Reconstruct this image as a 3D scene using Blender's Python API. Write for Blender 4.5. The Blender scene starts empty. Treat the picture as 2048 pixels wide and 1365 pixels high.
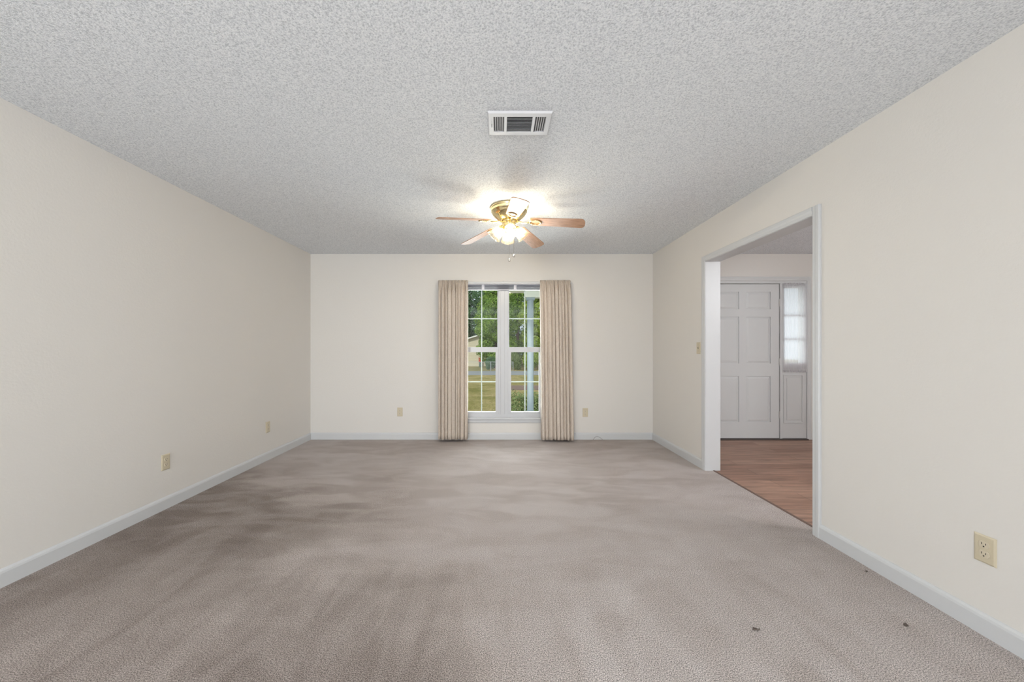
import bpy, bmesh, math, random
from mathutils import Vector, Matrix
random.seed(7)
S = bpy.context.scene
COL = S.collection
PI = math.pi

# ------------------------------------------------------------------ camera, world, lights, exposure
F = 740.0; VX, VY = 999.0, 699.0
H = 1.18            # eye height
HC = 2.427          # ceiling height
XL, XR, YB = -2.472, 2.005, 4.84     # left wall, right wall, window wall
YF = -3.6           # wall behind the camera
cam = bpy.data.cameras.new('camera'); cam.sensor_width = 36.0
cam.lens = F * 36.0 / 2048.0
cam.shift_x = (1024 - VX) / 2048.0
cam.shift_y = (VY - 682.5) / 2048.0
cam.clip_start = 0.05; cam.clip_end = 400
co = bpy.data.objects.new('camera', cam); COL.objects.link(co)
co.location = (0, 0, H); co.rotation_euler = (PI/2, 0, 0)
S.camera = co

w = bpy.data.worlds.new('world'); S.world = w; w.use_nodes = True
bg = w.node_tree.nodes['Background']
bg.inputs[0].default_value = (0.80, 0.90, 1.0, 1); bg.inputs[1].default_value = 1.0

def lamp(name, kind, loc, rot=(0,0,0), energy=10, color=(1,1,1), **k):
    l = bpy.data.lights.new(name, kind); l.energy = energy; l.color = color
    for a, b in k.items(): setattr(l, a, b)
    o = bpy.data.objects.new(name, l); COL.objects.link(o); o.location = loc; o.rotation_euler = rot
    return o
lamp('sun', 'SUN', (0, -10, 20), (math.radians(48), 0, math.radians(-28)), 2.1, (1.0, 0.95, 0.86), angle=math.radians(6))
# fill lights at two made-up openings behind the camera (rear wall, right wall)
lamp('rear_fill', 'AREA', (-1.72, YF + 0.03, 1.45), (math.radians(90), 0, 0), 108, (0.94, 0.975, 1.0), shape='RECTANGLE', size=1.1, size_y=1.7)
lamp('side_fill', 'AREA', (XR - 0.01, -2.55, 1.45), (math.radians(90), 0, math.radians(90)), 88, (0.94, 0.975, 1.0), shape='RECTANGLE', size=1.2, size_y=1.7)
# unseen fill light added behind the camera to brighten the ceiling
lamp('ceiling_fill', 'AREA', (-0.1, -2.4, 1.55), (math.radians(180), 0, 0), 25, (0.96, 0.98, 1.0), shape='DISK', size=1.6)
# sky light entering by the front window
lamp('front_window_daylight', 'AREA', (0.05, YB + 0.62, 1.05), (math.radians(-100), 0, 0), 78, (0.94, 0.975, 1.0), shape='RECTANGLE', size=1.5, size_y=1.9)
# daylight on the outside of the sidelight beside the front door
lamp('sidelight_daylight', 'AREA', (3.87, YB + 0.42, 1.25), (math.radians(-90), 0, 0), 3.2, (0.96, 0.98, 1.0), shape='RECTANGLE', size=.3, size_y=1.2)
# fill light added to brighten the foyer (out of the frame, no fixture)
lamp('foyer_fill', 'POINT', (3.5, 1.7, HC - 0.4), (0, 0, 0), 54, (0.98, 0.98, 1.0), shadow_soft_size=.2)
S.view_settings.view_transform = 'Standard'; S.view_settings.look = 'None'
S.view_settings.gamma = 1.0; S.view_settings.use_curve_mapping = False
S.view_settings.exposure = 0.29

# ------------------------------------------------------------------ materials
def mat(name, color=(.8,.8,.8), rough=.6, metal=0.0, spec=.5, **k):
    m = bpy.data.materials.new(name); m.use_nodes = True
    b = m.node_tree.nodes['Principled BSDF']
    b.inputs['Base Color'].default_value = (*color, 1); b.inputs['Roughness'].default_value = rough
    b.inputs['Metallic'].default_value = metal; b.inputs['Specular IOR Level'].default_value = spec
    for a, v in k.items(): b.inputs[a.replace('_', ' ')].default_value = v
    return m
def nodes(m): return m.node_tree.nodes, m.node_tree.links, m.node_tree.nodes['Principled BSDF']
def noise(m, scale, detail=2, rough=.5, vec=None, dist=0, coord='Object'):
    N, L, B = nodes(m)
    n = N.new('ShaderNodeTexNoise'); n.inputs['Scale'].default_value = scale; n.inputs['Detail'].default_value = detail
    n.inputs['Roughness'].default_value = rough; n.inputs['Distortion'].default_value = dist
    if vec is None:
        t = N.new('ShaderNodeTexCoord'); vec = t.outputs[coord]
    L.new(vec, n.inputs['Vector']); return n.outputs['Fac']
def mapping(m, scale=(1,1,1), rot=(0,0,0), loc=(0,0,0)):
    N, L, B = nodes(m)
    t = N.new('ShaderNodeTexCoord'); p = N.new('ShaderNodeMapping')
    p.inputs['Scale'].default_value = scale; p.inputs['Rotation'].default_value = rot; p.inputs['Location'].default_value = loc
    L.new(t.outputs['Object'], p.inputs['Vector']); return p.outputs['Vector']
def ramp(m, fac, stops):
    N, L, B = nodes(m)
    r = N.new('ShaderNodeValToRGB'); e = r.color_ramp.elements
    while len(e) < len(stops): e.new(.5)
    for i, (p, c) in enumerate(stops):
        e[i].position = p; e[i].color = (*c, 1) if len(c) == 3 else c
    L.new(fac, r.inputs['Fac']); return r.outputs['Color']
def mix(m, a, b, fac=.5, mode='MIX'):
    N, L, B = nodes(m)
    x = N.new('ShaderNodeMix'); x.data_type = 'RGBA'; x.blend_type = mode
    if hasattr(fac, 'is_linked') or hasattr(fac, 'links'): L.new(fac, x.inputs[0])
    else: x.inputs[0].default_value = fac
    for v, i in ((a, 6), (b, 7)):
        if isinstance(v, tuple): x.inputs[i].default_value = (*v, 1)
        else: L.new(v, x.inputs[i])
    return x.outputs[2]
def math_(m, op, a, b=0.0, c=None):
    N, L, B = nodes(m)
    x = N.new('ShaderNodeMath'); x.operation = op
    for i, v in enumerate((a, b) if c is None else (a, b, c)):
        if isinstance(v, (int, float)): x.inputs[i].default_value = v
        else: L.new(v, x.inputs[i])
    return x.outputs[0]
def setcol(m, s): nodes(m)[1].new(s, nodes(m)[2].inputs['Base Color'])
def bump(m, h, strength=.3, dist=.01):
    N, L, B = nodes(m)
    b = N.new('ShaderNodeBump'); b.inputs['Strength'].default_value = strength; b.inputs['Distance'].default_value = dist
    L.new(h, b.inputs['Height']); L.new(b.outputs['Normal'], B.inputs['Normal'])

# cream painted drywall, light orange-peel texture
WALL = mat('cream_wall_paint', (.730, .705, .668), .55, spec=.35)
bump(WALL, noise(WALL, 75, 3, .55), .22, .004)
# popcorn ceiling
CEIL = mat('popcorn_ceiling', (.60, .62, .65), .9, spec=.2)
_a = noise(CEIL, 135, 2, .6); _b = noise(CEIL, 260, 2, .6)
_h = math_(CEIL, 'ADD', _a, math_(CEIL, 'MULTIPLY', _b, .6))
setcol(CEIL, ramp(CEIL, _a, [(.34, (.60, .63, .665)), (.44, (.77, .80, .84)), (.54, (.855, .885, .92)), (.64, (.94, .965, .99))]))  # shade of the popcorn pits painted into the colour, lighter on the bumps
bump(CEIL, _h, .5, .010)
TRIM = mat('white_trim_paint', (.61, .62, .63), .38, spec=.45)
DOORP = mat('white_door_paint', (.62, .63, .63), .42, spec=.4)
VINYL = mat('white_vinyl', (.59, .60, .62), .3)
GRILLE = mat('white_grille_bars', (.50, .52, .48), .4)
IVORY = mat('ivory_plastic', (.60, .53, .39), .35)
IVORY2 = mat('ivory_receptacle', (.63, .56, .43), .3)
DARK = mat('dark_slot', (.02, .018, .015), .6)
SCREW = mat('screw_metal', (.35, .33, .28), .4, .8)
BRASS = mat('polished_brass', (.88, .74, .42), .16, 1.0)
BLUEGREY = mat('blind_grey', (.33, .34, .40), .45)
CLIP = mat('blind_clip_plastic', (.70, .70, .76), .3)
VENTW = mat('vent_enamel', (.66, .665, .69), .4)
VENTD = mat('duct_dark', (.03, .03, .032), .8)
CABLE = mat('grey_cable', (.18, .17, .17), .5)
GALV = mat('galvanised_steel', (.45, .47, .47), .5, .5)
DEBRIS = mat('dark_debris', (.13, .10, .085), .9)

# carpet: cut pile with vacuum strokes
CARPET = mat('taupe_carpet', (.35, .30, .27), .95, spec=.1)
def carpet_nodes(m):
    N, L, B = nodes(m)
    # wedges left by the vacuum: sideways in the far half, lengthwise near the viewer
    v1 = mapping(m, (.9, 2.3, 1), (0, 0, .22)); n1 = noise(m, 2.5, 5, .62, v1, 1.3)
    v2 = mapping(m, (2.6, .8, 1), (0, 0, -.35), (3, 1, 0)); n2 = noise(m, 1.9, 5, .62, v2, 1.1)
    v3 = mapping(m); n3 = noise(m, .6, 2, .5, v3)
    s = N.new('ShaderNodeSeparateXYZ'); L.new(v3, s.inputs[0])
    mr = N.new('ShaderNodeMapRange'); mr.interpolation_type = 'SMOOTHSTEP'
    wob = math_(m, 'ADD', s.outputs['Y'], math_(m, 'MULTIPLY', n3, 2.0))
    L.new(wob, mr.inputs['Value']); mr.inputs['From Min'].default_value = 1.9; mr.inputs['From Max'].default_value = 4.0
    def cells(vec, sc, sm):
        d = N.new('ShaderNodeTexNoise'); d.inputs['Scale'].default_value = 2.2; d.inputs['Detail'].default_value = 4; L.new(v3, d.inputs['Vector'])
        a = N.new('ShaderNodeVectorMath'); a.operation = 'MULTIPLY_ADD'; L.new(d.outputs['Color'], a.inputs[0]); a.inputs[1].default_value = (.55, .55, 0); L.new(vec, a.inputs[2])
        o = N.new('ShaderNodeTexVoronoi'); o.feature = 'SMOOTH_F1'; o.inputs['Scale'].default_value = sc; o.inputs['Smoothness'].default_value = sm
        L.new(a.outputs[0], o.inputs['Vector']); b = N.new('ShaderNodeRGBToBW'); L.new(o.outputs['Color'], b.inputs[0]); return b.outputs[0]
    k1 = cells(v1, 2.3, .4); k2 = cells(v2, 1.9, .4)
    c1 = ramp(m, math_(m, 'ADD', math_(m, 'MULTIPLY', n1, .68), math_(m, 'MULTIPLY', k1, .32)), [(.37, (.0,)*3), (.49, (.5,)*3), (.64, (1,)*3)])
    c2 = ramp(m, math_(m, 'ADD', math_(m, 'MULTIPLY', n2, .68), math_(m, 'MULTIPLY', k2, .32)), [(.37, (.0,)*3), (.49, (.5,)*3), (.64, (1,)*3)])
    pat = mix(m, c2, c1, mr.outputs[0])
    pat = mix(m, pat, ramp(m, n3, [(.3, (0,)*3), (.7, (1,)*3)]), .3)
    # the carpet colour darkens towards the near left of the room
    tone_grad = math_(m, 'ADD', math_(m, 'MULTIPLY', s.outputs['X'], .22), math_(m, 'MULTIPLY', s.outputs['Y'], .20))
    tone_grad = math_(m, 'ADD', tone_grad, math_(m, 'MULTIPLY', n3, 1.2))
    pat = mix(m, pat, ramp(m, tone_grad, [(.65, (0,)*3), (1.65, (1,)*3)]), .5)
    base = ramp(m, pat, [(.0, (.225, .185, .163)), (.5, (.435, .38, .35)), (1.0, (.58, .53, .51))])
    f = noise(m, 250, 2, .8)
    sp = ramp(m, f, [(.33, (.12,)*3), (.46, (.80,)*3), (.54, (1.15,)*3), (.67, (1.9,)*3)])
    setcol(m, mix(m, base, sp, 1.0, 'MULTIPLY'))
    g = noise(m, 160, 2, .6)
    bump(m, math_(m, 'ADD', f, g), .6, .008)
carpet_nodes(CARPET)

# foyer vinyl planks running left-right
PLANK = mat('brown_wood_planks', (.2, .1, .07), .42, spec=.35)
def plank_nodes(m):
    N, L, B = nodes(m)
    v = mapping(m)
    br = N.new('ShaderNodeTexBrick'); L.new(v, br.inputs['Vector'])
    br.inputs['Scale'].default_value = 1; br.inputs['Brick Width'].default_value = 1.22; br.inputs['Row Height'].default_value = .152
    br.inputs['Mortar Size'].default_value = .0015; br.offset = .37
    br.inputs['Color1'].default_value = (.285, .158, .112, 1); br.inputs['Color2'].default_value = (.37, .225, .162, 1)
    br.inputs['Mortar'].default_value = (.05, .03, .025, 1)
    g = noise(m, 3.0, 5, .6, mapping(m, (.9, 11, 1)), .6)
    gr = ramp(m, g, [(.3, (.62, .6, .6)), (.5, (.98,)*3), (.72, (1.4, 1.35, 1.3))])
    setcol(m, mix(m, br.outputs['Color'], gr, 1.0, 'MULTIPLY'))
    bump(m, g, .05, .002)
plank_nodes(PLANK)

# oak fan blade
OAK = mat('oak_blade', (.5, .3, .18), .35)
def oak_nodes(m):
    g = noise(m, 6, 5, .6, mapping(m, (1.4, 14, 4)), 1.2)
    setcol(m, ramp(m, g, [(.3, (.24, .115, .060)), (.5, (.38, .205, .118)), (.68, (.49, .285, .18))]))
oak_nodes(OAK)

def fabric(name, col_lo, col_hi, trans=.35):
    m = mat(name, col_hi, .9, spec=.1)
    N, L, B = nodes(m)
    a = noise(m, 60, 3, .7, mapping(m, (9, 1, 0.35))); b = noise(m, 60, 3, .7, mapping(m, (1, 1, 8)))
    c = ramp(m, math_(m, 'MULTIPLY', math_(m, 'ADD', a, b), .5), [(.36, col_lo), (.6, col_hi)])
    setcol(m, c)
    t = N.new('ShaderNodeBsdfTranslucent'); L.new(c, t.inputs['Color'])
    x = N.new('ShaderNodeMixShader'); x.inputs[0].default_value = trans
    L.new(B.outputs[0], x.inputs[1]); L.new(t.outputs[0], x.inputs[2])
    L.new(x.outputs[0], N['Material Output'].inputs['Surface'])
    return m
DRAPE = fabric('oatmeal_drape', (.61, .515, .43), (.87, .79, .70), .28)
def sheer():
    m = bpy.data.materials.new('white_sheer'); m.use_nodes = True
    N, L = m.node_tree.nodes, m.node_tree.links; N.remove(N['Principled BSDF'])
    d = N.new('ShaderNodeBsdfDiffuse'); d.inputs[0].default_value = (.80, .79, .80, 1)
    t = N.new('ShaderNodeBsdfTranslucent'); t.inputs[0].default_value = (.88, .87, .9, 1)
    p = N.new('ShaderNodeBsdfTransparent')
    a = N.new('ShaderNodeMixShader'); a.inputs[0].default_value = .60
    b = N.new('ShaderNodeMixShader'); b.inputs[0].default_value = .28
    L.new(d.outputs[0], a.inputs[1]); L.new(t.outputs[0], a.inputs[2])
    L.new(a.outputs[0], b.inputs[1]); L.new(p.outputs[0], b.inputs[2]); L.new(b.outputs[0], N['Material Output'].inputs[0])
    return m
SHEER = sheer()
def pane_glass():
    m = bpy.data.materials.new('window_glass'); m.use_nodes = True
    N, L = m.node_tree.nodes, m.node_tree.links; N.remove(N['Principled BSDF'])
    t = N.new('ShaderNodeBsdfTransparent'); t.inputs[0].default_value = (.96, .98, .97, 1)
    g = N.new('ShaderNodeBsdfGlossy'); g.inputs['Roughness'].default_value = .02
    f = N.new('ShaderNodeFresnel'); f.inputs[0].default_value = 1.31
    x = N.new('ShaderNodeMixShader')
    L.new(f.outputs[0], x.inputs[0]); L.new(t.outputs[0], x.inputs[1]); L.new(g.outputs[0], x.inputs[2])
    L.new(x.outputs[0], N['Material Output'].inputs[0]); return m
GLASS = pane_glass()
def shade_glass():
    m = bpy.data.materials.new('frosted_shade_glass'); m.use_nodes = True
    N, L = m.node_tree.nodes, m.node_tree.links; N.remove(N['Principled BSDF'])
    t = N.new('ShaderNodeBsdfTranslucent'); t.inputs[0].default_value = (1, .86, .62, 1)
    p = N.new('ShaderNodeBsdfTransparent'); p.inputs[0].default_value = (.94, .90, .80, 1)
    g = N.new('ShaderNodeBsdfGlossy'); g.inputs['Roughness'].default_value = .25
    a = N.new('ShaderNodeMixShader'); a.inputs[0].default_value = .972
    b = N.new('ShaderNodeMixShader'); b.inputs[0].default_value = .06
    L.new(t.outputs[0], a.inputs[1]); L.new(p.outputs[0], a.inputs[2])
    L.new(a.outputs[0], b.inputs[1]); L.new(g.outputs[0], b.inputs[2]); L.new(b.outputs[0], N['Material Output'].inputs[0])
    return m
SHADE = shade_glass()
def emit(name, c, s):
    m = mat(name, (0, 0, 0), .5); B = nodes(m)[2]
    B.inputs['Emission Color'].default_value = (*c, 1); B.inputs['Emission Strength'].default_value = s; return m
def bulb_mat():
    m = bpy.data.materials.new('lit_bulb'); m.use_nodes = True
    N, L = m.node_tree.nodes, m.node_tree.links; N.remove(N['Principled BSDF'])
    e = N.new('ShaderNodeEmission'); e.inputs[0].default_value = (1, .86, .62, 1); e.inputs[1].default_value = 4.0
    t = N.new('ShaderNodeBsdfTransparent'); a = N.new('ShaderNodeAddShader')
    L.new(e.outputs[0], a.inputs[0]); L.new(t.outputs[0], a.inputs[1]); L.new(a.outputs[0], N['Material Output'].inputs[0]); return m
BULB = bulb_mat()
FINIAL = mat('chrome_finial', (.7, .68, .64), .15, 1)

# outdoors
def leafmat(name, lo, mid, hi, sc=1.6):
    m = mat(name, mid, .7, spec=.2)
    n = noise(m, sc*1.6, 5, .8)
    c = ramp(m, n, [(.30, lo), (.5, mid), (.68, hi)]); setcol(m, c)
    N, L, B = nodes(m)
    t = N.new('ShaderNodeBsdfTranslucent'); L.new(c, t.inputs['Color'])
    x = N.new('ShaderNodeMixShader'); x.inputs[0].default_value = .3
    L.new(B.outputs[0], x.inputs[1]); L.new(t.outputs[0], x.inputs[2]); L.new(x.outputs[0], N['Material Output'].inputs['Surface'])
    return m
LEAF_A = leafmat('bright_green_leaves', (.04, .09, .015), (.19, .32, .045), (.50, .62, .14))
LEAF_B = leafmat('yellow_green_leaves', (.07, .12, .015), (.29, .40, .05), (.62, .70, .18))
LEAF_C = leafmat('blue_green_leaves', (.04, .09, .035), (.10, .20, .08), (.24, .36, .19))
LEAF_D = leafmat('shrub_leaves', (.07, .11, .04), (.20, .27, .10), (.45, .50, .26), 9)
BARK = mat('bark', (.16, .11, .08), .9)
LAWN = mat('patchy_lawn', (.3, .3, .1), .95, spec=.05)
def lawn_nodes(m):
    a = noise(m, .55, 4, .65); b = noise(m, 14, 3, .8)
    c = ramp(m, a, [(.35, (.165, .15, .045)), (.5, (.245, .205, .08)), (.66, (.34, .265, .13))])
    setcol(m, mix(m, c, ramp(m, b, [(.35, (.55,)*3), (.6, (1.2,)*3)]), 1.0, 'MULTIPLY'))
lawn_nodes(LAWN)
ROAD = mat('grey_asphalt', (.20, .205, .21), .9)
MULCH = mat('brown_mulch', (.15, .095, .07), .95)
SIDING = mat('tan_siding', (.56, .50, .36), .7)
def siding_nodes(m):
    N, L, B = nodes(m)
    w_ = N.new('ShaderNodeTexWave'); w_.bands_direction = 'Z'; w_.wave_profile = 'SAW'; w_.inputs['Scale'].default_value = 1.55
    t = N.new('ShaderNodeTexCoord'); L.new(t.outputs['Object'], w_.inputs['Vector'])
    setcol(m, ramp(m, w_.outputs['Fac'], [(0, (.40, .35, .24)), (.12, (.60, .54, .40)), (1, (.64, .58, .44))]))
siding_nodes(SIDING)
ROOFW = mat('white_fascia', (.80, .80, .76), .6)
SHINGLE = mat('grey_shingles', (.25, .25, .26), .9)
REDP = mat('red_plastic', (.60, .06, .04), .5)
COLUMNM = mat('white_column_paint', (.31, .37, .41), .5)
SOFFIT = mat('white_soffit', (.74, .76, .68), .6)

# ------------------------------------------------------------------ helpers
def box(bm, x0, x1, y0, y1, z0, z1, M=None):
    vs = [bm.verts.new((x, y, z)) for x in (x0, x1) for y in (y0, y1) for z in (z0, z1)]
    for f in ((0,1,3,2), (4,6,7,5), (0,4,5,1), (2,3,7,6), (0,2,6,4), (1,5,7,3)):
        bm.faces.new([vs[i] for i in f])
    if M is not None: bmesh.ops.transform(bm, matrix=M, verts=vs)
    return vs
def prism(bm, pts, a0, a1, axis='y', M=None):
    """pts: outline in the plane across axis; extruded from a0 to a1"""
    def P(p, a):
        return {'x': (a, p[0], p[1]), 'y': (p[0], a, p[1]), 'z': (p[0], p[1], a)}[axis]
    A = [bm.verts.new(P(p, a0)) for p in pts]; B = [bm.verts.new(P(p, a1)) for p in pts]
    n = len(pts)
    bm.faces.new(A); bm.faces.new(B[::-1])
    for i in range(n): bm.faces.new((A[i], B[i], B[(i+1) % n], A[(i+1) % n]))
    if M is not None: bmesh.ops.transform(bm, matrix=M, verts=A + B)
def lathe(bm, prof, n=40, M=None, flute=0, nf=12):
    rings = []
    for k, (r, z) in enumerate(prof):
        ring = []
        for i in range(n):
            a = 2*PI*i/n
            rr = r*(1 + flute*(k/(len(prof)-1))*math.cos(nf*a))
            ring.append(bm.verts.new((rr*math.cos(a), rr*math.sin(a), z)))
        rings.append(ring)
    for a, b in zip(rings, rings[1:]):
        for i in range(n): bm.faces.new((a[i], a[(i+1) % n], b[(i+1) % n], b[i]))
    vs = [v for r in rings for v in r]
    if M is not None: bmesh.ops.transform(bm, matrix=M, verts=vs)
    return rings
def cap(bm, ring): bm.faces.new(ring)
def tube(bm, pts, r, n=8, closed=False):
    pts = [Vector(p) for p in pts]; rings = []
    up0 = None
    for i, p in enumerate(pts):
        a = pts[(i-1) % len(pts)] if (closed or i > 0) else p
        b = pts[(i+1) % len(pts)] if (closed or i < len(pts)-1) else p
        d = (b - a).normalized()
        if up0 is None: up0 = Vector((0, 0, 1)) if abs(d.z) < .9 else Vector((1, 0, 0))
        u = (up0 - d*up0.dot(d)).normalized(); up0 = u; v = d.cross(u)
        rr = r[i] if isinstance(r, (list, tuple)) else r
        rings.append([bm.verts.new(p + rr*(math.cos(2*PI*k/n)*u + math.sin(2*PI*k/n)*v)) for k in range(n)])
    m = len(rings)
    for i in range(m if closed else m-1):
        A, B = rings[i], rings[(i+1) % m]
        for k in range(n): bm.faces.new((A[k], A[(k+1) % n], B[(k+1) % n], B[k]))
    if not closed: bm.faces.new(rings[0][::-1]); bm.faces.new(rings[-1])
def obj(name, bm, m, parent=None, smooth=False, bevel=0, seg=2, loc=None, rot=None):
    bmesh.ops.recalc_face_normals(bm, faces=bm.faces[:])
    me = bpy.data.meshes.new(name); bm.to_mesh(me); bm.free(); me.materials.append(m)
    if smooth: me.shade_smooth()
    o = bpy.data.objects.new(name, me); COL.objects.link(o)
    if parent: o.parent = parent
    if loc: o.location = loc
    if rot: o.rotation_euler = rot
    if bevel:
        b = o.modifiers.new('bevel', 'BEVEL'); b.width = bevel; b.segments = seg; b.limit_method = 'ANGLE'; b.angle_limit = .6
        b.harden_normals = False
    return o
def tag(o, label=None, cat=None, group=None, kind=None):
    if label: o['label'] = label
    if cat: o['category'] = cat
    if group: o['group'] = group
    if kind: o['kind'] = kind
    return o
def thing(name, loc=(0,0,0), rot=(0,0,0), **k):
    o = bpy.data.objects.new(name, None); COL.objects.link(o); o.location = loc; o.rotation_euler = rot
    o.empty_display_size = .1
    return tag(o, **k)
def copy_tree(o, parent=None):
    c = o.copy(); COL.objects.link(c)
    if parent: c.parent = parent
    for ch in list(o.children): copy_tree(ch, c)
    return c
def wall_panel(bm, axis, a0, a1, u0, u1, z0, z1, holes):
    """wall slab across axis ('x' or 'y') from a0 to a1, spanning u and z, with rectangular holes (u0,u1,z0,z1)"""
    us = sorted({u0, u1, *[h[0] for h in holes], *[h[1] for h in holes]})
    zs = sorted({z0, z1, *[h[2] for h in holes], *[h[3] for h in holes]})
    def solid(i, j):
        if i < 0 or j < 0 or i >= len(us)-1 or j >= len(zs)-1: return False
        cu, cz = (us[i]+us[i+1])/2, (zs[j]+zs[j+1])/2
        return not any(h[0] < cu < h[1] and h[2] < cz < h[3] for h in holes)
    cache = {}
    def V(a, u, z):
        k = (a, u, z)
        if k not in cache: cache[k] = bm.verts.new((a, u, z) if axis == 'x' else (u, a, z))
        return cache[k]
    for i in range(len(us)-1):
        for j in range(len(zs)-1):
            if not solid(i, j): continue
            A, B, C, D = us[i], us[i+1], zs[j], zs[j+1]
            for a in (a0, a1): bm.faces.new([V(a, A, C), V(a, B, C), V(a, B, D), V(a, A, D)])
            for (di, dj, p, q) in ((-1,0,(A,C),(A,D)), (1,0,(B,C),(B,D)), (0,-1,(A,C),(B,C)), (0,1,(A,D),(B,D))):
                if not solid(i+di, j+dj): bm.faces.new([V(a0,*p), V(a0,*q), V(a1,*q), V(a1,*p)])
def px(x, Y): return (x - VX)*Y/F
def pz(y, Y): return H + (VY - y)*Y/F

# ------------------------------------------------------------------ room shell
T = .13                      # wall thickness
XJ = XR + T                  # foyer face of the right wall
OY0, OY1, OZ = 2.362, 3.590, 2.031     # cased opening
FX = 5.0                     # foyer's far side
WX0, WX1, WZ0, WZ1 = -.500, .600, .283, 2.045     # window opening
DX0, DX1, DZ = 2.700, 4.035, 2.085               # front door + sidelight unit opening

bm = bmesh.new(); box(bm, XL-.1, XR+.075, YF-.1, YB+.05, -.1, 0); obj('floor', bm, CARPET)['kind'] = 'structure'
bm = bmesh.new(); box(bm, XR+.075, FX+.1, .6, YB+.12, -.1, -.004); obj('floor_foyer', bm, PLANK)['kind'] = 'structure'
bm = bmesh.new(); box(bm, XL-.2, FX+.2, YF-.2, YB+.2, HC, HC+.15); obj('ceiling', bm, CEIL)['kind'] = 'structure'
bm = bmesh.new(); box(bm, XL-T, XL, YF-.1, YB+.05, -.1, HC); obj('wall_left', bm, WALL)['kind'] = 'structure'
bm = bmesh.new(); wall_panel(bm, 'x', XR, XJ, YF-.1, YB, -.02, HC, [(OY0-.012, OY1+.012, -.5, OZ+.012), (-3.2, -1.9, .55, 2.35)]); obj('wall_right', bm, WALL)['kind'] = 'structure'
bm = bmesh.new(); wall_panel(bm, 'y', YB, YB+.16, XL-T, FX+.1, -.1, HC, [(WX0, WX1, WZ0, WZ1), (DX0, DX1, -.5, DZ)]); obj('wall_back', bm, WALL)['kind'] = 'structure'
bm = bmesh.new(); wall_panel(bm, 'y', YF-T, YF, XL-T, FX+.1, -.1, HC, [(-2.32, -1.12, .55, 2.35)]); obj('wall_front', bm, WALL)['kind'] = 'structure'
bm = bmesh.new(); box(bm, FX, FX+T, .5, YB+.05, -.1, HC); obj('wall_foyer_right', bm, WALL)['kind'] = 'structure'
bm = bmesh.new(); box(bm, XJ, FX, .5, .6, -.1, HC); obj('wall_foyer_front', bm, WALL)['kind'] = 'structure'
# unseen glazed openings added behind the camera to go with the fill lights
for n_, ax, w0, a, b in (('added_window_3', 'y', YF-.09, -2.32, -1.12), ('added_window_4', 'x', XR+.03, -3.2, -1.9)):
    bm = bmesh.new(); wall_panel(bm, ax, w0, w0+.06, a, b, .55, 2.35, [(a+.06, b-.06, .61, 1.42), (a+.06, b-.06, 1.48, 2.29)])
    wf = obj(n_, bm, VINYL, bevel=.004); tag(wf, kind='structure')
    bm = bmesh.new()
    if ax == 'y': box(bm, a+.06, b-.06, w0+.025, w0+.030, .61, 2.29)
    else: box(bm, w0+.025, w0+.030, a+.06, b-.06, .61, 2.29)
    obj('glass_pane', bm, GLASS, wf)

# baseboards (profile: depth, height)
BB = [(0, 0), (.014, 0), (.014, .070), (.011, .080), (.005, .088), (0, .090)]
def bb_x(name, X, side, y0, y1):
    bm = bmesh.new(); prism(bm, [(X + side*d, z) for d, z in BB], y0, y1, 'y'); obj(name, bm, TRIM)['kind'] = 'structure'
def bb_y(name, Y, x0, x1):
    bm = bmesh.new(); prism(bm, [(Y - d, z) for d, z in BB], x0, x1, 'x'); obj(name, bm, TRIM)['kind'] = 'structure'
bb_x('baseboard_left', XL, 1, YF, YB)
bb_x('baseboard_right', XR, -1, YF, OY0 - .057)
bb_x('baseboard_right_far', XR, -1, OY1 + .057, YB)
bb_y('baseboard_back', YB, XL, XR)
bb_y('baseboard_foyer_back', YB, DX1 + .057, FX)
bb_y('baseboard_foyer_inner', YB, XJ, DX0 - .057)

# ------------------------------------------------------------------ cased opening (jambs + casings)
def casing_prof(w, t=.016):   # across width 0 (inner) .. w (outer), thickness
    return [(0, 0), (0, t*.55), (.006, t*.8), (w*.35, t*.8), (w*.6, t), (w-.004, t), (w, t*.7), (w, 0)]
def door_casing(name, X, side):
    bm = bmesh.new(); cw = .056
    pr = casing_prof(cw)
    prism(bm, [(X + side*t, OY0 - .002 - u) for u, t in pr], 0, OZ + cw, 'z')
    prism(bm, [(X + side*t, OY1 + .002 + u) for u, t in pr], 0, OZ + cw, 'z')
    prism(bm, [(X + side*t, OZ + .002 + u) for u, t in pr], OY0 - .002, OY1 + .002, 'y')
    return bm
jr = bmesh.new()
box(jr, XR-.002, XJ+.002, OY0-.012, OY0, 0, OZ); box(jr, XR-.002, XJ+.002, OY1, OY1+.012, 0, OZ); box(jr, XR-.002, XJ+.002, OY0-.012, OY1+.012, OZ, OZ+.012)
t1 = tag(thing('trim_1'), kind='structure')
obj('jamb_lining', jr, TRIM, t1)
obj('casing', door_casing('c', XR, -1), TRIM, t1)
obj('casing', door_casing('c', XJ, 1), TRIM, t1)
# edge strip between carpet and planks
bm = bmesh.new(); prism(bm, [(XR+.064, 0), (XR+.070, .005), (XR+.082, .005), (XR+.090, -.004), (XR+.090, -.01), (XR+.064, -.01)], OY0, OY1, 'y')
obj('trim_2', bm, mat('brown_edge_strip', (.16, .10, .08), .5))['kind'] = 'structure'

# ------------------------------------------------------------------ front window
win = tag(thing('window_1', (0, 0, 0)), kind='structure')
WC = (WX0 + WX1)/2          # centre
yf0, yf1 = YB + .035, YB + .135
bm = bmesh.new()
wall_panel(bm, 'y', yf0, yf1, WX0, WX1, WZ0+.0, WZ1, [(WX0+.035, WC-.060, WZ0+.042, WZ1-.035), (WC+.060, WX1-.035, WZ0+.042, WZ1-.035)])
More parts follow.
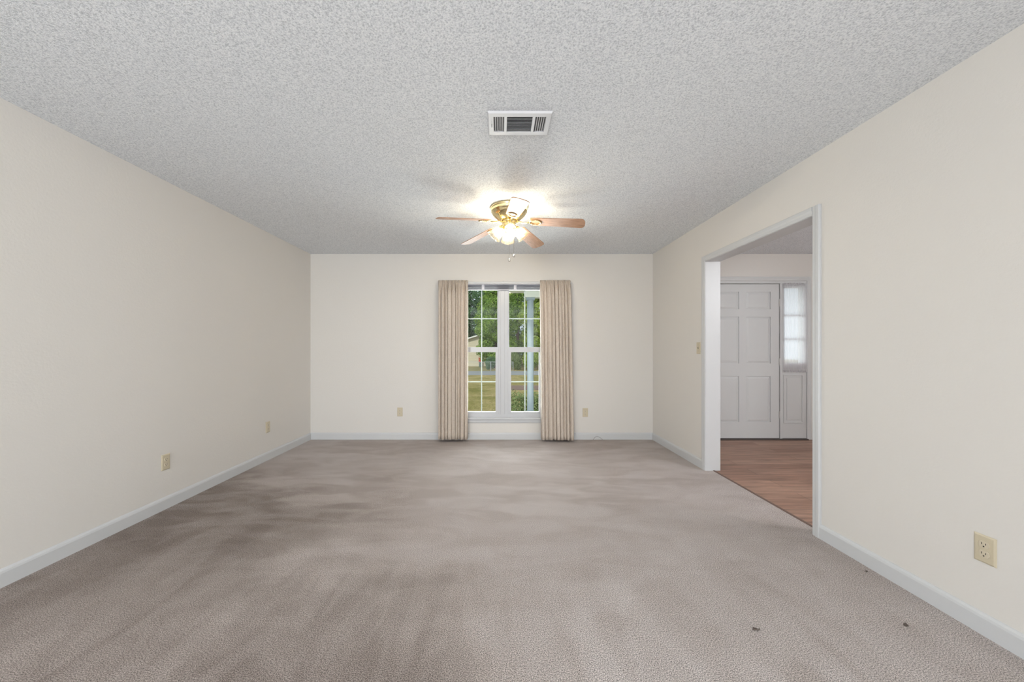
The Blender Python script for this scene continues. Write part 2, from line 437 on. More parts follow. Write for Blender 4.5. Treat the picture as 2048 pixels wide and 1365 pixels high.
# raised rails on the centre mullion
box(bm, WC-.040, WC-.032, yf0-.006, yf0, WZ0+.042, WZ1-.035); box(bm, WC+.012, WC+.020, yf0-.004, yf0, WZ0+.042, WZ1-.035)
obj('window_frame', bm, VINYL, win, bevel=.003)
MZ = pz(700, YB + .06)      # meeting rail height
def sash(x0, x1, z0, z1, y, st, rb, rt):
    """one sash: stiles st, bottom rail rb, top rail rt, at depth y (front face)"""
    bm = bmesh.new(); wall_panel(bm, 'y', y, y+.035, x0, x1, z0, z1, [(x0+st, x1-st, z0+rb, z1-rt)])
    s = obj('sash', bm, VINYL, win, bevel=.003)
    bm = bmesh.new(); box(bm, x0+st, x1-st, y+.014, y+.018, z0+rb, z1-rt); obj('glass_pane', bm, GLASS, s)
    bm = bmesh.new(); cx, cz = (x0+x1)/2, (z0+rb+z1-rt)/2
    box(bm, cx-.0065, cx+.0065, y+.0195, y+.026, z0+rb, z1-rt); box(bm, x0+st, cx-.0065, y+.0205, y+.0255, cz-.0065, cz+.0065); box(bm, cx+.0065, x1-st, y+.0205, y+.0255, cz-.0065, cz+.0065)
    obj('muntin_grille', bm, GRILLE, s)
for a, b in ((WX0+.035, WC-.060), (WC+.060, WX1-.035)):
    sash(a-.004, b+.004, MZ-.02, WZ1-.030, yf0+.045, .022, .03, .022)          # upper (outer)
    sash(a-.002, b+.002, WZ0+.027, MZ+.034, yf0+.006, .044, .045, .066)   # lower (inner)
# stool/sill and apron
bm = bmesh.new(); box(bm, WX0-.03, WX1+.03, YB-.035, YB+.05, WZ0-.018, WZ0+.004); obj('window_sill', bm, VINYL, win, bevel=.004)
bm = bmesh.new(); prism(bm, [(YB, WZ0-.018), (YB-.016, WZ0-.018), (YB-.014, WZ0-.058), (YB-.008, WZ0-.066), (YB, WZ0-.066)], WX0-.02, WX1+.02, 'x'); obj('apron', bm, TRIM, win)
# slim side/top casing
bm = bmesh.new()
box(bm, WX0-.02, WX0+.008, YB-.006, YB+.04, WZ0, WZ1+.01); box(bm, WX1-.008, WX1+.02, YB-.006, YB+.04, WZ0, WZ1+.01); box(bm, WX0-.02, WX1+.02, YB-.006, YB+.04, WZ1-.004, WZ1+.012)
obj('casing', bm, TRIM, win, bevel=.003)

# raised mini blind at the window head
bl = thing('window_blind', (WC, YB-.004, WZ1-.055), label='raised grey slat blind stacked under the head of the window behind the fan', cat='blind')
def LB(x0, x1, y0, y1, z0, z1, name, m, bev=.002):
    bm = bmesh.new(); box(bm, x0, x1, y0, y1, z0, z1); return obj(name, bm, m, bl, bevel=bev)
LB(-.535, .535, 0, .030, .030, .052, 'head_rail', CLIP)
bm = bmesh.new()
for i in range(14): box(bm, -.530, .530, .001, .028, -.026+i*.0038, -.0245+i*.0038)
obj('slat_stack', bm, BLUEGREY, bl)
LB(-.530, .530, .000, .029, -.036, -.027, 'bottom_rail', CLIP)
for x in (-.265, .155):
    bm = bmesh.new(); box(bm, x-.018, x+.018, -.004, .002, -.03, .048); box(bm, x-.008, x+.008, -.009, -.003, -.012, .036); obj('holder_clip', bm, CLIP, bl, bevel=.003)

# ------------------------------------------------------------------ curtain rod and drapes
ZR = pz(566, YB-.09)
rod = thing('curtain_rod', (WC, YB, ZR), label='white flat curtain rod across the top of the window holding both drapes', cat='curtain rod')
rx0, rx1 = px(877, YB-.09)-WC, px(1143, YB-.09)-WC
bm = bmesh.new()
def cshape(bm, x0, x1):
    prism(bm, [(-.092, -.013), (-.086, -.013), (-.086, .013), (-.092, .013)], x0, x1, 'x')
    prism(bm, [(-.094, .010), (-.082, .010), (-.082, .014), (-.094, .014)], x0, x1, 'x')
    prism(bm, [(-.094, -.014), (-.082, -.014), (-.082, -.010), (-.094, -.010)], x0, x1, 'x')
cshape(bm, rx0, rx1); obj('rail', bm, TRIM, rod, bevel=.001)
for x in (rx0, rx1-.004):
    bm = bmesh.new(); box(bm, x, x+.004, -.088, -.001, -.012, .012); obj('return_bracket', bm, TRIM, rod, bevel=.001)
bm = bmesh.new(); box(bm, -.012+.0, .012, -.086, -.001, .0, .008); box(bm, -.010, .010, -.005, -.001, -.01, .040); obj('centre_bracket', bm, TRIM, rod, bevel=.001)

def curtain(name, xt0, xt1, xb0, xb1, zt, zb, Y, nf, seed, ret, amp=.050, m=DRAPE, N=260, K=40, **tg):
    rnd = random.Random(seed)
    # fold edges at uneven spacing
    ed = [0.0]
    for i in range(nf): ed.append(ed[-1] + rnd.uniform(.6, 1.5))
    ed = [e/ed[-1] for e in ed]
    A = [rnd.uniform(.65, 1.15) for _ in range(nf)]
    fine = [rnd.uniform(.75, 1.25) for _ in range(nf*2)]
    bm = bmesh.new(); rows = []
    cx0 = min(xt0, xb0)
    for k in range(K+1):
        t = k/K; z = zt + (zb - zt)*t
        s = t**.8
        X0, X1 = xt0 + (xb0-xt0)*s, xt1 + (xb1-xt1)*s
        row = []
        for i in range(N+1):
            u = i/N
            j = max(0, min(nf-1, sum(1 for e in ed[1:-1] if u >= e)))
            v = (u - ed[j])/(ed[j+1]-ed[j])
            body = (1 - 2*abs(math.sin(PI*v))**.55)*A[j]*amp        # rounded lobes, narrow deep valleys
            skew = -.21*(X1-X0)*(ed[j+1]-ed[j])*math.sin(2*PI*v)
            gath = math.cos(2*PI*u*nf*1.7)*amp*.42                # tight gathers at the head
            wt = min(1.0, t/.10)
            d = body*(.25 + .75*wt)*(0.9+.25*t) + gath*(1 - .75*wt) + .004*math.sin(30*u + 5*t*(1+seed % 3))
            x = X0 + (X1-X0)*u + skew*wt
            y = Y + d
            if z > zt - .055: y = min(y*.55 + Y*.45, YB - .100) - .004
            row.append(bm.verts.new((x, y, z)))
        rows.append(row)
    for a, b in zip(rows, rows[1:]):
        for i in range(N): bm.faces.new((a[i], a[i+1], b[i+1], b[i]))
    # return to the wall on the outer edge
    if ret:
        e = [r[0] if ret < 0 else r[-1] for r in rows]
        prev = None
        for v in e:
            w_ = bm.verts.new((v.co.x + ret*.012, YB - .012, v.co.z)); mid = bm.verts.new((v.co.x + ret*.014, (v.co.y + YB)/2, v.co.z))
            if prev: bm.faces.new((prev[0], v, mid, prev[1])); bm.faces.new((prev[1], mid, w_, prev[2]))
            prev = (v, mid, w_)
    o = obj(name, bm, m, smooth=True); tag(o, **tg)
    so = o.modifiers.new('thickness', 'SOLIDIFY'); so.thickness = .0016
    return o
YC = YB - .105
curtain('drape', px(877, YC), px(936, YC), px(877, YC), px(935, YC), pz(561, YC), pz(878, YC), YC, 9, 3, -1,
        label='oatmeal linen drape hanging left of the window glass, pleated', cat='curtain')
curtain('drape', px(1080, YC), px(1141, YC), px(1083, YC), px(1147, YC), pz(561, YC), pz(879, YC), YC, 9, 11, 1,
        label='oatmeal linen drape hanging right of the window glass, flaring at its hem', cat='curtain')

# ------------------------------------------------------------------ front door unit
def panel_board(bm, x0, x1, z0, z1, yb, yf, panels):
    """board with recessed, raised-field panels; front face at yf (smaller y), recess floor at yf+.010"""
    wall_panel(bm, 'y', yf, yf+.011, x0, x1, z0, z1, panels)
    box(bm, x0, x1, yf+.011, yb, z0, z1)
    for (a, b, c, d) in panels:
        i, j = .008, .032
        o_ = [(a+i, c+i), (b-i, c+i), (b-i, d-i), (a+i, d-i)]; n_ = [(a+j, c+j), (b-j, c+j), (b-j, d-j), (a+j, d-j)]
        A = [bm.verts.new((x, yf+.0095, z)) for x, z in o_]; B = [bm.verts.new((x, yf+.002, z)) for x, z in n_]
        A0 = [bm.verts.new((x, yf+.011, z)) for x, z in o_]
        bm.faces.new(B)
        for k in range(4):
            l = (k+1) % 4
            bm.faces.new((A[k], A[l], B[l], B[k])); bm.faces.new((A0[k], A0[l], A[l], A[k]))
d1 = tag(thing('door_1', (0, 0, 0)), kind='structure')
lx0, lx1 = px(1413, YB+.02), px(1557.2, YB+.02)
Yd = YB + .012
cols = [(px(1429, Yd), px(1478, Yd)), (px(1492.5, Yd), px(1541, Yd))]
rws = [(pz(619, Yd), pz(584, Yd)), (pz(727.5, Yd), pz(634, Yd)), (pz(845, Yd), pz(753, Yd))]
bm = bmesh.new(); panel_board(bm, lx0, lx1, .014, pz(568.5, Yd), Yd+.042, Yd, [(a, b, c, d) for a, b in cols for c, d in rws])
obj('door_leaf', bm, DOORP, d1)
for zy in (605, 724, 830):
    bm = bmesh.new(); z = pz(zy, YB)
    tube(bm, [(lx1+.004, Yd-.006, z-.045), (lx1+.004, Yd-.006, z+.045)], .0055, 10)
    box(bm, lx1-.004, lx1+.014, Yd-.004, Yd+.001, z-.042, z+.042)
    tube(bm, [(lx1+.004, Yd-.006, z-.053), (lx1+.004, Yd-.006, z-.046)], .0035, 8)
    obj('hinge', bm, mat('painted_hinge', (.60, .60, .58), .35, .3), d1)
# frame: head, side jambs, mullion between door and sidelight
zt = pz(568.5, Yd) + .005
SX0, SX1 = px(1564.5, YB), px(1614, YB)
bm = bmesh.new()
box(bm, DX0, lx0-.003, YB-.002, YB+.13, 0, zt); box(bm, lx1+.005, SX0, YB-.002, YB+.13, 0, zt); box(bm, SX1-.002, DX1, YB-.002, YB+.13, 0, zt); box(bm, DX0, DX1, YB-.002, YB+.13, zt, DZ)
box(bm, lx0-.003, lx1+.005, Yd+.045, Yd+.06, zt-.012, zt)
obj('door_frame', bm, DOORP, d1)
bm = bmesh.new(); cw = .055; pr = casing_prof(cw)
o0, o1 = DX0+.012, DX1-.018
prism(bm, [(o0 - u, YB - .001 - t) for u, t in pr], 0, DZ - .012 + cw, 'z'); prism(bm, [(o1 + u, YB - .001 - t) for u, t in pr], 0, DZ - .012 + cw, 'z')
prism(bm, [(YB - .001 - t, DZ - .012 + u) for u, t in pr], o0, o1, 'x')
obj('casing', bm, DOORP, d1)
bm = bmesh.new(); prism(bm, [(YB-.035, -.004), (YB-.02, .010), (YB+.13, .013), (YB+.13, -.02), (YB-.035, -.02)], DX0+.0, DX1-.01, 'x')
obj('threshold', bm, mat('dark_threshold', (.06, .045, .04), .5), d1)
# sidelight: glazed upper, panel below
w2 = tag(thing('window_2', (0, 0, 0)), kind='structure')
gz0, gz1 = pz(726, YB), pz(576, YB)
gx0, gx1 = px(1568.5, YB), px(1608, YB)
bm = bmesh.new(); ys = YB+.004
wall_panel(bm, 'y', ys, ys+.040, SX0, SX1-.002, .013, zt, [(gx0, gx1, gz0, gz1), ])
obj('sidelight_frame', bm, DOORP, w2, bevel=.002)
# lower moulded panel
a, b, c, d = px(1569, YB), px(1604, YB), pz(845, YB), pz(752, YB)
bm = bmesh.new(); wall_panel(bm, 'y', ys-.008, ys, a-.012, b+.012, c-.012, d+.012, [(a, b, c, d)]); box(bm, a+.03, b-.03, ys-.006, ys, c+.03, d-.03)
obj('lower_panel', bm, DOORP, w2, bevel=.004)
bm = bmesh.new(); box(bm, gx0, gx1, ys+.018, ys+.023, gz0, gz1); obj('glass_pane', bm, GLASS, w2)
bm = bmesh.new()
for y in (631, 678.5): zc = pz(y, YB); box(bm, gx0, gx1, ys+.006, ys+.018, zc-.010, zc+.010)
obj('muntin_bars', bm, DOORP, w2)
# sheer curtain on the sidelight
cz1, cz0 = pz(566.5, YB-.03), pz(744.5, YB-.03)
bm = bmesh.new(); rows = []; N_, K_ = 180, 60
for k in range(K_+1):
    z = cz1 + (cz0-cz1)*k/K_; row = []
    edge = min(k, K_-k)/K_*(cz1-cz0)
    ruff = 1.0 if edge < .035 else 0.0
    for i in range(N_+1):
        u = i/N_; x = px(1564.2, YB) + (px(1611.5, YB)-px(1564.2, YB))*u
        y = YB - .024 + .0045*math.sin(2*PI*u*19 + .6*math.sin(z*3)) + ruff*.005*math.sin(2*PI*u*27+z*60)
        zz = z + ruff*.004*math.sin(2*PI*u*14)
        row.append(bm.verts.new((x, y, zz)))
    rows.append(row)
for a_, b_ in zip(rows, rows[1:]):
    for i in range(N_): bm.faces.new((a_[i], a_[i+1], b_[i+1], b_[i]))
sc = obj('sheer_curtain', bm, SHEER, smooth=True)
tag(sc, label='white gathered sheer curtain with ruffled ends on the sidelight window beside the front door', cat='curtain')
for z in (pz(570, YB-.02), pz(740, YB-.02)):
    bm = bmesh.new(); tube(bm, [(px(1564, YB), YB-.024, z), (px(1612, YB), YB-.024, z)], .004, 8)
    obj('sash_rod', bm, TRIM, sc)

# ------------------------------------------------------------------ outlets and switch (built facing -Y)
def plate_mesh(w=.070, h=.115, t=.006):
    bm = bmesh.new(); a, b = w/2, h/2; i = .006
    o = [(-a, -b), (a, -b), (a, b), (-a, b)]; n = [(-a+i, -b+i), (a-i, -b+i), (a-i, b-i), (-a+i, b-i)]
    A = [bm.verts.new((x, 0, z)) for x, z in o]; A1 = [bm.verts.new((x, -t*.45, z)) for x, z in o]; B = [bm.verts.new((x, -t, z)) for x, z in n]
    bm.faces.new(A); bm.faces.new(B)
    for k in range(4):
        l = (k+1) % 4; bm.faces.new((A[k], A[l], A1[l], A1[k])); bm.faces.new((A1[k], A1[l], B[l], B[k]))
    return bm
def outlet(label):
    t = thing('wall_outlet', label=label, cat='outlet')
    p = obj('cover_plate', plate_mesh(), IVORY, t)
    bm = bmesh.new(); lathe(bm, [(.0001, -.0012), (.003, -.0010), (.0034, 0)], 12, Matrix.Translation((0, -.006, 0)) @ Matrix.Rotation(PI/2, 4, 'X').inverted() @ Matrix.Scale(-1, 4, (0,0,1)))
    obj('screw', bm, SCREW, p)
    for z in (.0195, -.0195):
        bm = bmesh.new(); pts = []
        for k in range(28):
            a = 2*PI*k/28; x = .0172*math.cos(a); y = .0172*math.sin(a); pts.append((x, max(-.0135, min(.0135, y)) + z))
        prism(bm, pts, -.0085, -.005, 'y')
        r = obj('receptacle', bm, IVORY2, t, bevel=.0008)
        bm = bmesh.new()
        box(bm, -.0075, -.0053, -.0088, -.0082, z-.001, z+.0078); box(bm, .0053, .0075, -.0088, -.0082, z, z+.0070)
        pts = [(.0026*math.cos(2*PI*k/14), z-.0075+.0028*math.sin(2*PI*k/14)) for k in range(14)]
        prism(bm, pts, -.0088, -.0082, 'y')
        obj('slots', bm, DARK, r)
    return t
o1 = outlet('ivory outlet low on the left wall, the nearer and larger of two')
spots = [((XL, 2.738, .345), PI/2, None),
         ((XL, 3.946, .350), PI/2, 'ivory outlet low on the left wall, the farther one near the room corner'),
         ((px(800, YB), YB, pz(824.5, YB)), 0, 'ivory outlet on the back wall left of the window drapes'),
         ((px(1170.5, YB), YB, pz(825.5, YB)), 0, 'ivory outlet on the back wall right of the window drapes'),
         ((XR, 1.526, .354), -PI/2, 'ivory outlet on the right wall in the near foreground')]
for i, (p, rz, lab) in enumerate(spots):
    o = o1 if i == 0 else copy_tree(o1)
    if lab: o['label'] = lab
    o.location = p; o.rotation_euler = (0, 0, rz); o['group'] = 'ivory wall outlets'
sw = thing('light_switch', (XR, 3.725, pz(696.5, 3.725)), (0, 0, -PI/2), label='ivory toggle light switch on the right wall beside the cased opening', cat='light switch')
sp = obj('cover_plate', plate_mesh(), IVORY, sw)
bm = bmesh.new(); box(bm, -.005, .005, -.0068, -.0058, -.012, .012); obj('toggle_slot', bm, DARK, sp)
bm = bmesh.new(); prism(bm, [(-.0055, -.006), (-.0175, .004), (-.0175, .011), (-.0055, .008)], -.0038, .0038, 'x'); obj('toggle', bm, IVORY2, sw, bevel=.001)
for z in (-.030, .030):
    bm = bmesh.new(); prism(bm, [(.003*math.cos(2*PI*k/12), z+.003*math.sin(2*PI*k/12)) for k in range(12)], -.0072, -.0058, 'y'); obj('screw', bm, SCREW, sp)

# ------------------------------------------------------------------ ceiling vent
vx, vy = .108, 2.034
vent = thing('ceiling_vent', (vx, vy, HC), label='white three-bank louvred air vent on the ceiling in front of the fan', cat='vent')
bm = bmesh.new()
us = [(-.141, -.082), (-.068, .069), (.083, .142)]
hy = .069
def horiz_panel(bm, z0, z1, x0, x1, y0, y1, holes):
    b2 = bmesh.new(); wall_panel(b2, 'x', z0, z1, x0, x1, y0, y1, holes)   # verts (a,u,z) -> remap
    for v in b2.verts: v.co = Vector((v.co.y, v.co.z, v.co.x))
    me = bpy.data.meshes.new('tmp'); b2.to_mesh(me); b2.free(); bm.from_mesh(me); bpy.data.meshes.remove(me)
horiz_panel(bm, -.012, -.003, -.166, .166, -.098, .098, [(a, b, -hy, hy) for a, b in us] + [(-.1515, -.1485, -.026, .026)])
# sloped flange
z_ = [(-.171, -.103), (.171, -.103), (.171, .103), (-.171, .103)]; y_ = [(-.166, -.098), (.166, -.098), (.166, .098), (-.166, .098)]
A = [bm.verts.new((x, y, -.001)) for x, y in z_]; B = [bm.verts.new((x, y, -.012)) for x, y in y_]; A2 = [bm.verts.new((x, y, -.004)) for x, y in z_]
for k in range(4): bm.faces.new((A2[k], A2[(k+1) % 4], B[(k+1) % 4], B[k])); bm.faces.new((A[k], A[(k+1) % 4], A2[(k+1) % 4], A2[k]))
obj('face_plate', bm, VENTW, vent)
bm = bmesh.new(); box(bm, -.152, .152, -.075, .075, -.0022, -.0006); obj('duct_backing', bm, VENTD, vent)  # dark sheet standing in for the shade inside the duct
for bi, (a, b) in enumerate(us):
    bm = bmesh.new()
    if bi == 1:
        n = 11
        for i in range(n):
            y = -hy + (i+.5)*2*hy/n
            box(bm, a, b, -.0048, .0048, -.0005, .0005, Matrix.Translation((0, y, -.0072)) @ Matrix.Rotation(math.radians(38), 4, 'X'))
    else:
        n = 5
        for i in range(n+1):
            x = a + i*(b-a)/n
            box(bm, -.0042, .0042, -hy, hy, -.0005, .0005, Matrix.Translation((x, 0, -.0072)) @ Matrix.Rotation(math.radians(35 if bi == 0 else -35), 4, 'Y'))
    obj('louver_bank', bm, VENTW, vent)
bm = bmesh.new(); box(bm, -.1512, -.1488, -.030, -.022, -.020, -.010); obj('damper_lever', bm, VENTW, vent)
for x in (-.160, .160):
    bm = bmesh.new(); lathe(bm, [(.0001, -.0125), (.0032, -.0120), (.0036, -.009)], 12, Matrix.Translation((x, 0, .001))); obj('screw', bm, SCREW, vent)

# ------------------------------------------------------------------ ceiling fan
FXc, FYc = .0844, 3.25
fan = thing('ceiling_fan', (FXc, FYc, HC), label='brass flush ceiling fan with five oak blades and four lit glass shades', cat='ceiling fan')
bm = bmesh.new()
R = lathe(bm, [(.150, 0), (.162, -.004), (.164, -.012), (.158, -.018), (.156, -.030), (.159, -.034), (.159, -.042), (.150, -.048), (.148, -.060), (.140, -.072), (.120, -.090), (.098, -.108), (.080, -.118), (.070, -.122), (.0001, -.122)], 56)
obj('motor_housing', bm, BRASS, fan, smooth=True)
bm = bmesh.new(); lathe(bm, [(.0001, -.120), (.060, -.120), (.066, -.124), (.066, -.134), (.058, -.138), (.052, -.142), (.050, -.150), (.054, -.156), (.054, -.178), (.048, -.186), (.034, -.194), (.020, -.200), (.0001, -.202)], 40)
obj('switch_housing', bm, BRASS, fan, smooth=True)
BZ = -.118; DROOP = math.radians(6.2)
for k in range(5):
    az = math.radians(-90 + 6 + 72*k)
    bl_ = bmesh.new(); n = 16
    L0, L1 = .190, .655
    out = [(L0, -.050), (L0+.01, -.055)]
    for i in range(9): t = i/8; out.append((L0+.01 + (L1-.05-L0-.01)*t, -.055 - .013*t))
    for i in range(1, 12):
        a = -PI/2 + PI*i/12; out.append((L1-.05 + .05*math.cos(a)**.7 if math.cos(a) > 0 else L1-.05, .068*math.copysign(abs(math.sin(a))**.75, math.sin(a))))
    for i in range(9): t = 1 - i/8; out.append((L0+.01 + (L1-.05-L0-.01)*t, .055 + .013*t))
    out.append((L0, .050))
    cl = []
    for p in out:
        if not cl or (Vector(p)-Vector(cl[-1])).length > 1e-4: cl.append(p)
    prism(bl_, cl, -.003, .003, 'z')
    b = obj('blade', bl_, OAK, fan, bevel=.0015, loc=(0, 0, BZ)); b.matrix_local = Matrix.Translation((0, 0, BZ)) @ Matrix.Rotation(az, 4, 'Z') @ Matrix.Rotation(DROOP, 4, 'Y') @ Matrix.Rotation(math.radians(-13), 4, 'X')
    # blade iron: arm from the hub and an oval ring under the blade root
    bi_ = bmesh.new()
    M0 = Matrix.Rotation(math.radians(-13), 4, 'X')
    ring = [M0 @ Vector((.232 + .050*math.cos(2*PI*i/32), .034*math.sin(2*PI*i/32), -.0075)) for i in range(32)]
    tube(bi_, ring, .0052, 8, True)
    tube(bi_, [(.055, 0, -.004), (.090, 0, -.008), (.130, 0, -.014), (.160, 0, -.012), (.186, 0, -.007)], [.010, .009, .0075, .007, .006], 10)
    for sy in (-1, 1):
        tube(bi_, [M0 @ Vector((.176, 0, -.006)), M0 @ Vector((.186, sy*.022, -.007)), M0 @ Vector((.205, sy*.030, -.0075))], .0045, 6)
    for (sx, sy) in ((.200, .026), (.200, -.026), (.282, 0)):
        v = M0 @ Vector((sx, sy, -.006)); lathe(bi_, [(.0001, -.008), (.0075, -.0065), (.009, 0)], 10, Matrix.Translation(v))
    o = obj('blade_iron', bi_, BRASS, fan, smooth=True); o.matrix_local = Matrix.Translation((0, 0, BZ)) @ Matrix.Rotation(az, 4, 'Z') @ Matrix.Rotation(DROOP, 4, 'Y')
tilt = math.radians(40)
for k in range(4):
    az = math.radians(-90 + 4 + 90*k)
    M = Matrix.Rotation(az, 4, 'Z') @ Matrix.Translation((.062, 0, -.178)) @ Matrix.Rotation(-tilt, 4, 'Y')
    bm = bmesh.new()
    tube(bm, [Matrix.Rotation(az, 4, 'Z') @ Vector(p) for p in ((.040, 0, -.160), (.056, 0, -.164), (.064, 0, -.180))], .008, 8)
    lathe(bm, [(.0001, .006), (.020, .004), (.027, -.004), (.029, -.024), (.026, -.026)], 24, M)
    arm = obj('lamp_holder', bm, BRASS, fan, smooth=True)
    bm = bmesh.new()
    prof = [(.024, -.010), (.026, -.018), (.036, -.030), (.045, -.048), (.047, -.066), (.048, -.084), (.052, -.100), (.060, -.112)]
    lathe(bm, prof, 72, M, flute=.045, nf=12)
    s = obj('lamp_shade', bm, SHADE, fan, smooth=True)
    so = s.modifiers.new('t', 'SOLIDIFY'); so.thickness = .0022
    bm = bmesh.new(); lathe(bm, [(.0001, -.012), (.012, -.014), (.013, -.028), (.020, -.042), (.0235, -.056), (.021, -.070), (.012, -.080), (.0001, -.083)], 20, M)
    obj('bulb', bm, BULB, s, smooth=True)
    p = M @ Vector((0, 0, -.056))
    l = lamp('fan_lamp', 'POINT', (FXc+p.x, FYc+p.y, HC+p.z), energy=4.8, color=(1.0, .965, .92), shadow_soft_size=.022)
for (x, y, zb_, c) in ((.000, -.052, -.475, 0), (.040, -.030, -.430, 1)):
    bm = bmesh.new(); tube(bm, [(x*.9, y*.95, -.17), (x, y, -.21), (x, y, zb_)], .0013, 6)
    ch = obj('pull_chain', bm, FINIAL, fan)
    bm = bmesh.new(); lathe(bm, [(.0001, .012), (.003, .010), (.004, .004), (.0095, -.001), (.011, -.008), (.008, -.014), (.0001, -.018)], 14, Matrix.Translation((x, y, zb_)))
    obj('pull_knob', bm, FINIAL, ch, smooth=True)

# ------------------------------------------------------------------ small marks and bits
for x, y, lab in ((777.3, 606.4, 'small wall anchor on the back wall, left one of the pair'), (832.4, 606.2, 'small wall anchor on the back wall, the one nearer the drapes')):
    bm = bmesh.new(); lathe(bm, [(.0001, -.004), (.0055, -.003), (.007, 0)], 14, Matrix.Rotation(-PI/2, 4, 'X').inverted() @ Matrix.Scale(1, 4))
    t = obj('wall_anchor', bm, SCREW, loc=(px(x, YB), YB, pz(y, YB)))
    tag(t, label=lab, cat='wall anchor', group='wall anchors on the back wall')
bm = bmesh.new(); lathe(bm, [(.0001, -.004), (.005, -.003), (.006, 0)], 14, Matrix.Rotation(PI/2, 4, 'X'))
t = obj('wall_hook', bm, SCREW, loc=(px(1005, YB), YB, pz(558.5, YB))); tag(t, label='tiny nail head in the wall just above the curtain rod', cat='nail')
bm = bmesh.new(); yy = YB-.03
tube(bm, [(px(1185, yy), yy-.03, .008), (px(1187.5, yy), yy-.01, .02), (px(1191, yy), yy, .040), (px(1195, yy), yy+.004, .046), (px(1199, yy), yy, .036), (px(1205, yy), yy-.01, .006)], .0022, 6)
tag(obj('cable', bm, CABLE, smooth=True), label='short grey cable looping against the back baseboard right of the drapes', cat='cable')
for x, y, lab, sc_ in ((1512, 1261, 'small dark tuft on the carpet in the near foreground, left of the other', 1.0), (1811, 1253, 'small dark tuft on the carpet near the right baseboard', .9), (1733, 1145, 'tiny dark speck on the carpet near the right wall, farthest of the specks', .6)):
    Y = F*H/(y-VY); bm = bmesh.new(); rnd = random.Random(int(x))
    for k in range(7):
        a = rnd.uniform(0, 2*PI); r = .006*sc_
        cx_, cy_ = rnd.uniform(-.009, .009)*sc_, rnd.uniform(-.006, .006)*sc_
        tube(bm, [(cx_ + r*math.cos(a+q*.9), cy_ + r*.7*math.sin(a+q*.9), .001+.005*sc_*math.sin(q*PI/3)) for q in range(4)], .0017*sc_, 6)
    tag(obj('carpet_tuft', bm, DEBRIS, smooth=True, loc=(px(x, Y), Y, .001)), label=lab, cat='carpet tuft')

# ------------------------------------------------------------------ outdoors
GZ = -.90
bm = bmesh.new(); box(bm, -60, 60, YB+.17, 23.2, GZ-.2, GZ); box(bm, -60, 60, 36.0, 120, GZ-.2, GZ); box(bm, -60, 60, 23.2, 36.0, GZ-.2, GZ); obj('ground', bm, LAWN)['kind'] = 'structure'
bm = bmesh.new(); box(bm, -60, 60, F*(H-GZ)/(751-VY), F*(H-GZ)/(743-VY), GZ, GZ+.02); obj('road', bm, ROAD)['kind'] = 'structure'
bm = bmesh.new(); box(bm, .6, 9, F*(H-GZ)/(781-VY), F*(H-GZ)/(772-VY), GZ, GZ+.02); obj('ground_mulch_bed', bm, MULCH)['kind'] = 'structure'

def leaves(bm_pts, n, blobs, size, rnd):
    """leaf quads scattered over the shell of several blobs"""
    V, Fc = [], []
    for i in range(n):
        c, r = blobs[rnd.randrange(len(blobs))]
        th, ph = rnd.uniform(0, 2*PI), math.acos(rnd.uniform(-1, 1))
        d = Vector((math.sin(ph)*math.cos(th), math.sin(ph)*math.sin(th), math.cos(ph)))
        rr = rnd.uniform(.72, 1.06)
        p = Vector(c) + Vector((d.x*r[0], d.y*r[1], d.z*r[2]))*rr
        nrm = (d + Vector((rnd.uniform(-1, 1), rnd.uniform(-1, 1), rnd.uniform(-.6, 1)))*.8).normalized()
        u = nrm.orthogonal().normalized(); a = rnd.uniform(0, 2*PI); v = nrm.cross(u)
        u, v = u*math.cos(a)+v*math.sin(a), v*math.cos(a)-u*math.sin(a)
        s = size*rnd.uniform(.6, 1.3); b = len(V)
        V += [p - u*s, p - v*s*.45 + nrm*s*.12, p + u*s, p + v*s*.45 + nrm*s*.12]; Fc.append((b, b+1, b+2, b+3))
    return V, Fc
def tree(name, x, Y, h, r, m, n, leaf, seed, low=.25, **tg):
    rnd = random.Random(seed)
    t = thing(name, (x, Y, GZ), **tg)
    blobs = []
    for i in range(34):
        f = (i+.5)/34; zz = h*(low + (.93-low)*f); k = max(.35, math.sin(min(1, .28+.72*f)*PI)**.6 if f > .3 else .9)
        a = i*2.4 + rnd.uniform(-.4, .4); q = rnd.uniform(.35, .72)*r*k
        br = r*rnd.uniform(.30, .46)
        blobs.append(((q*math.cos(a), q*math.sin(a), zz), (br, br, br*.8)))
    V, Fc = leaves(None, n, blobs, leaf, rnd)
    me = bpy.data.meshes.new('crown'); me.from_pydata(V, [], Fc); me.materials.append(m)
    o = bpy.data.objects.new('crown', me); COL.objects.link(o); o.parent = t
    bm = bmesh.new(); tube(bm, [(0, 0, 0), (.1, 0, h*.3), (-.05, .1, h*.6), (.0, 0, h*.82)], [r*.07, r*.055, r*.04, r*.015], 10)
    for i in range(4):
        a = rnd.uniform(0, 2*PI); tube(bm, [(0, 0, h*.35), (r*.35*math.cos(a), r*.35*math.sin(a), h*.6)], [r*.035, r*.012], 6)
    obj('trunk', bm, BARK, t, smooth=True)
    return t
G = 'trees across the road'
tree('tree', -5.4, 52, 12.5, 3.9, LEAF_C, 22000, .17, 1, low=.1, label='blue-green tree seen at the far left of the window, behind the house', cat='tree', group=G)
tree('tree', -.5, 40.5, 10.4, 2.5, LEAF_A, 42000, .10, 2, low=.08, label='bright green leafy tree filling the left window panes', cat='tree', group=G)
tree('tree', 4.6, 40.5, 10.6, 2.5, LEAF_B, 42000, .10, 3, low=.08, label='yellow-green tree filling the right window panes', cat='tree', group=G)
tree('tree', 9.9, 43, 9.5, 2.3, LEAF_B, 6000, .18, 4, low=.12, label='yellow-green tree at the right of the window, beyond the porch column', cat='tree', group=G)
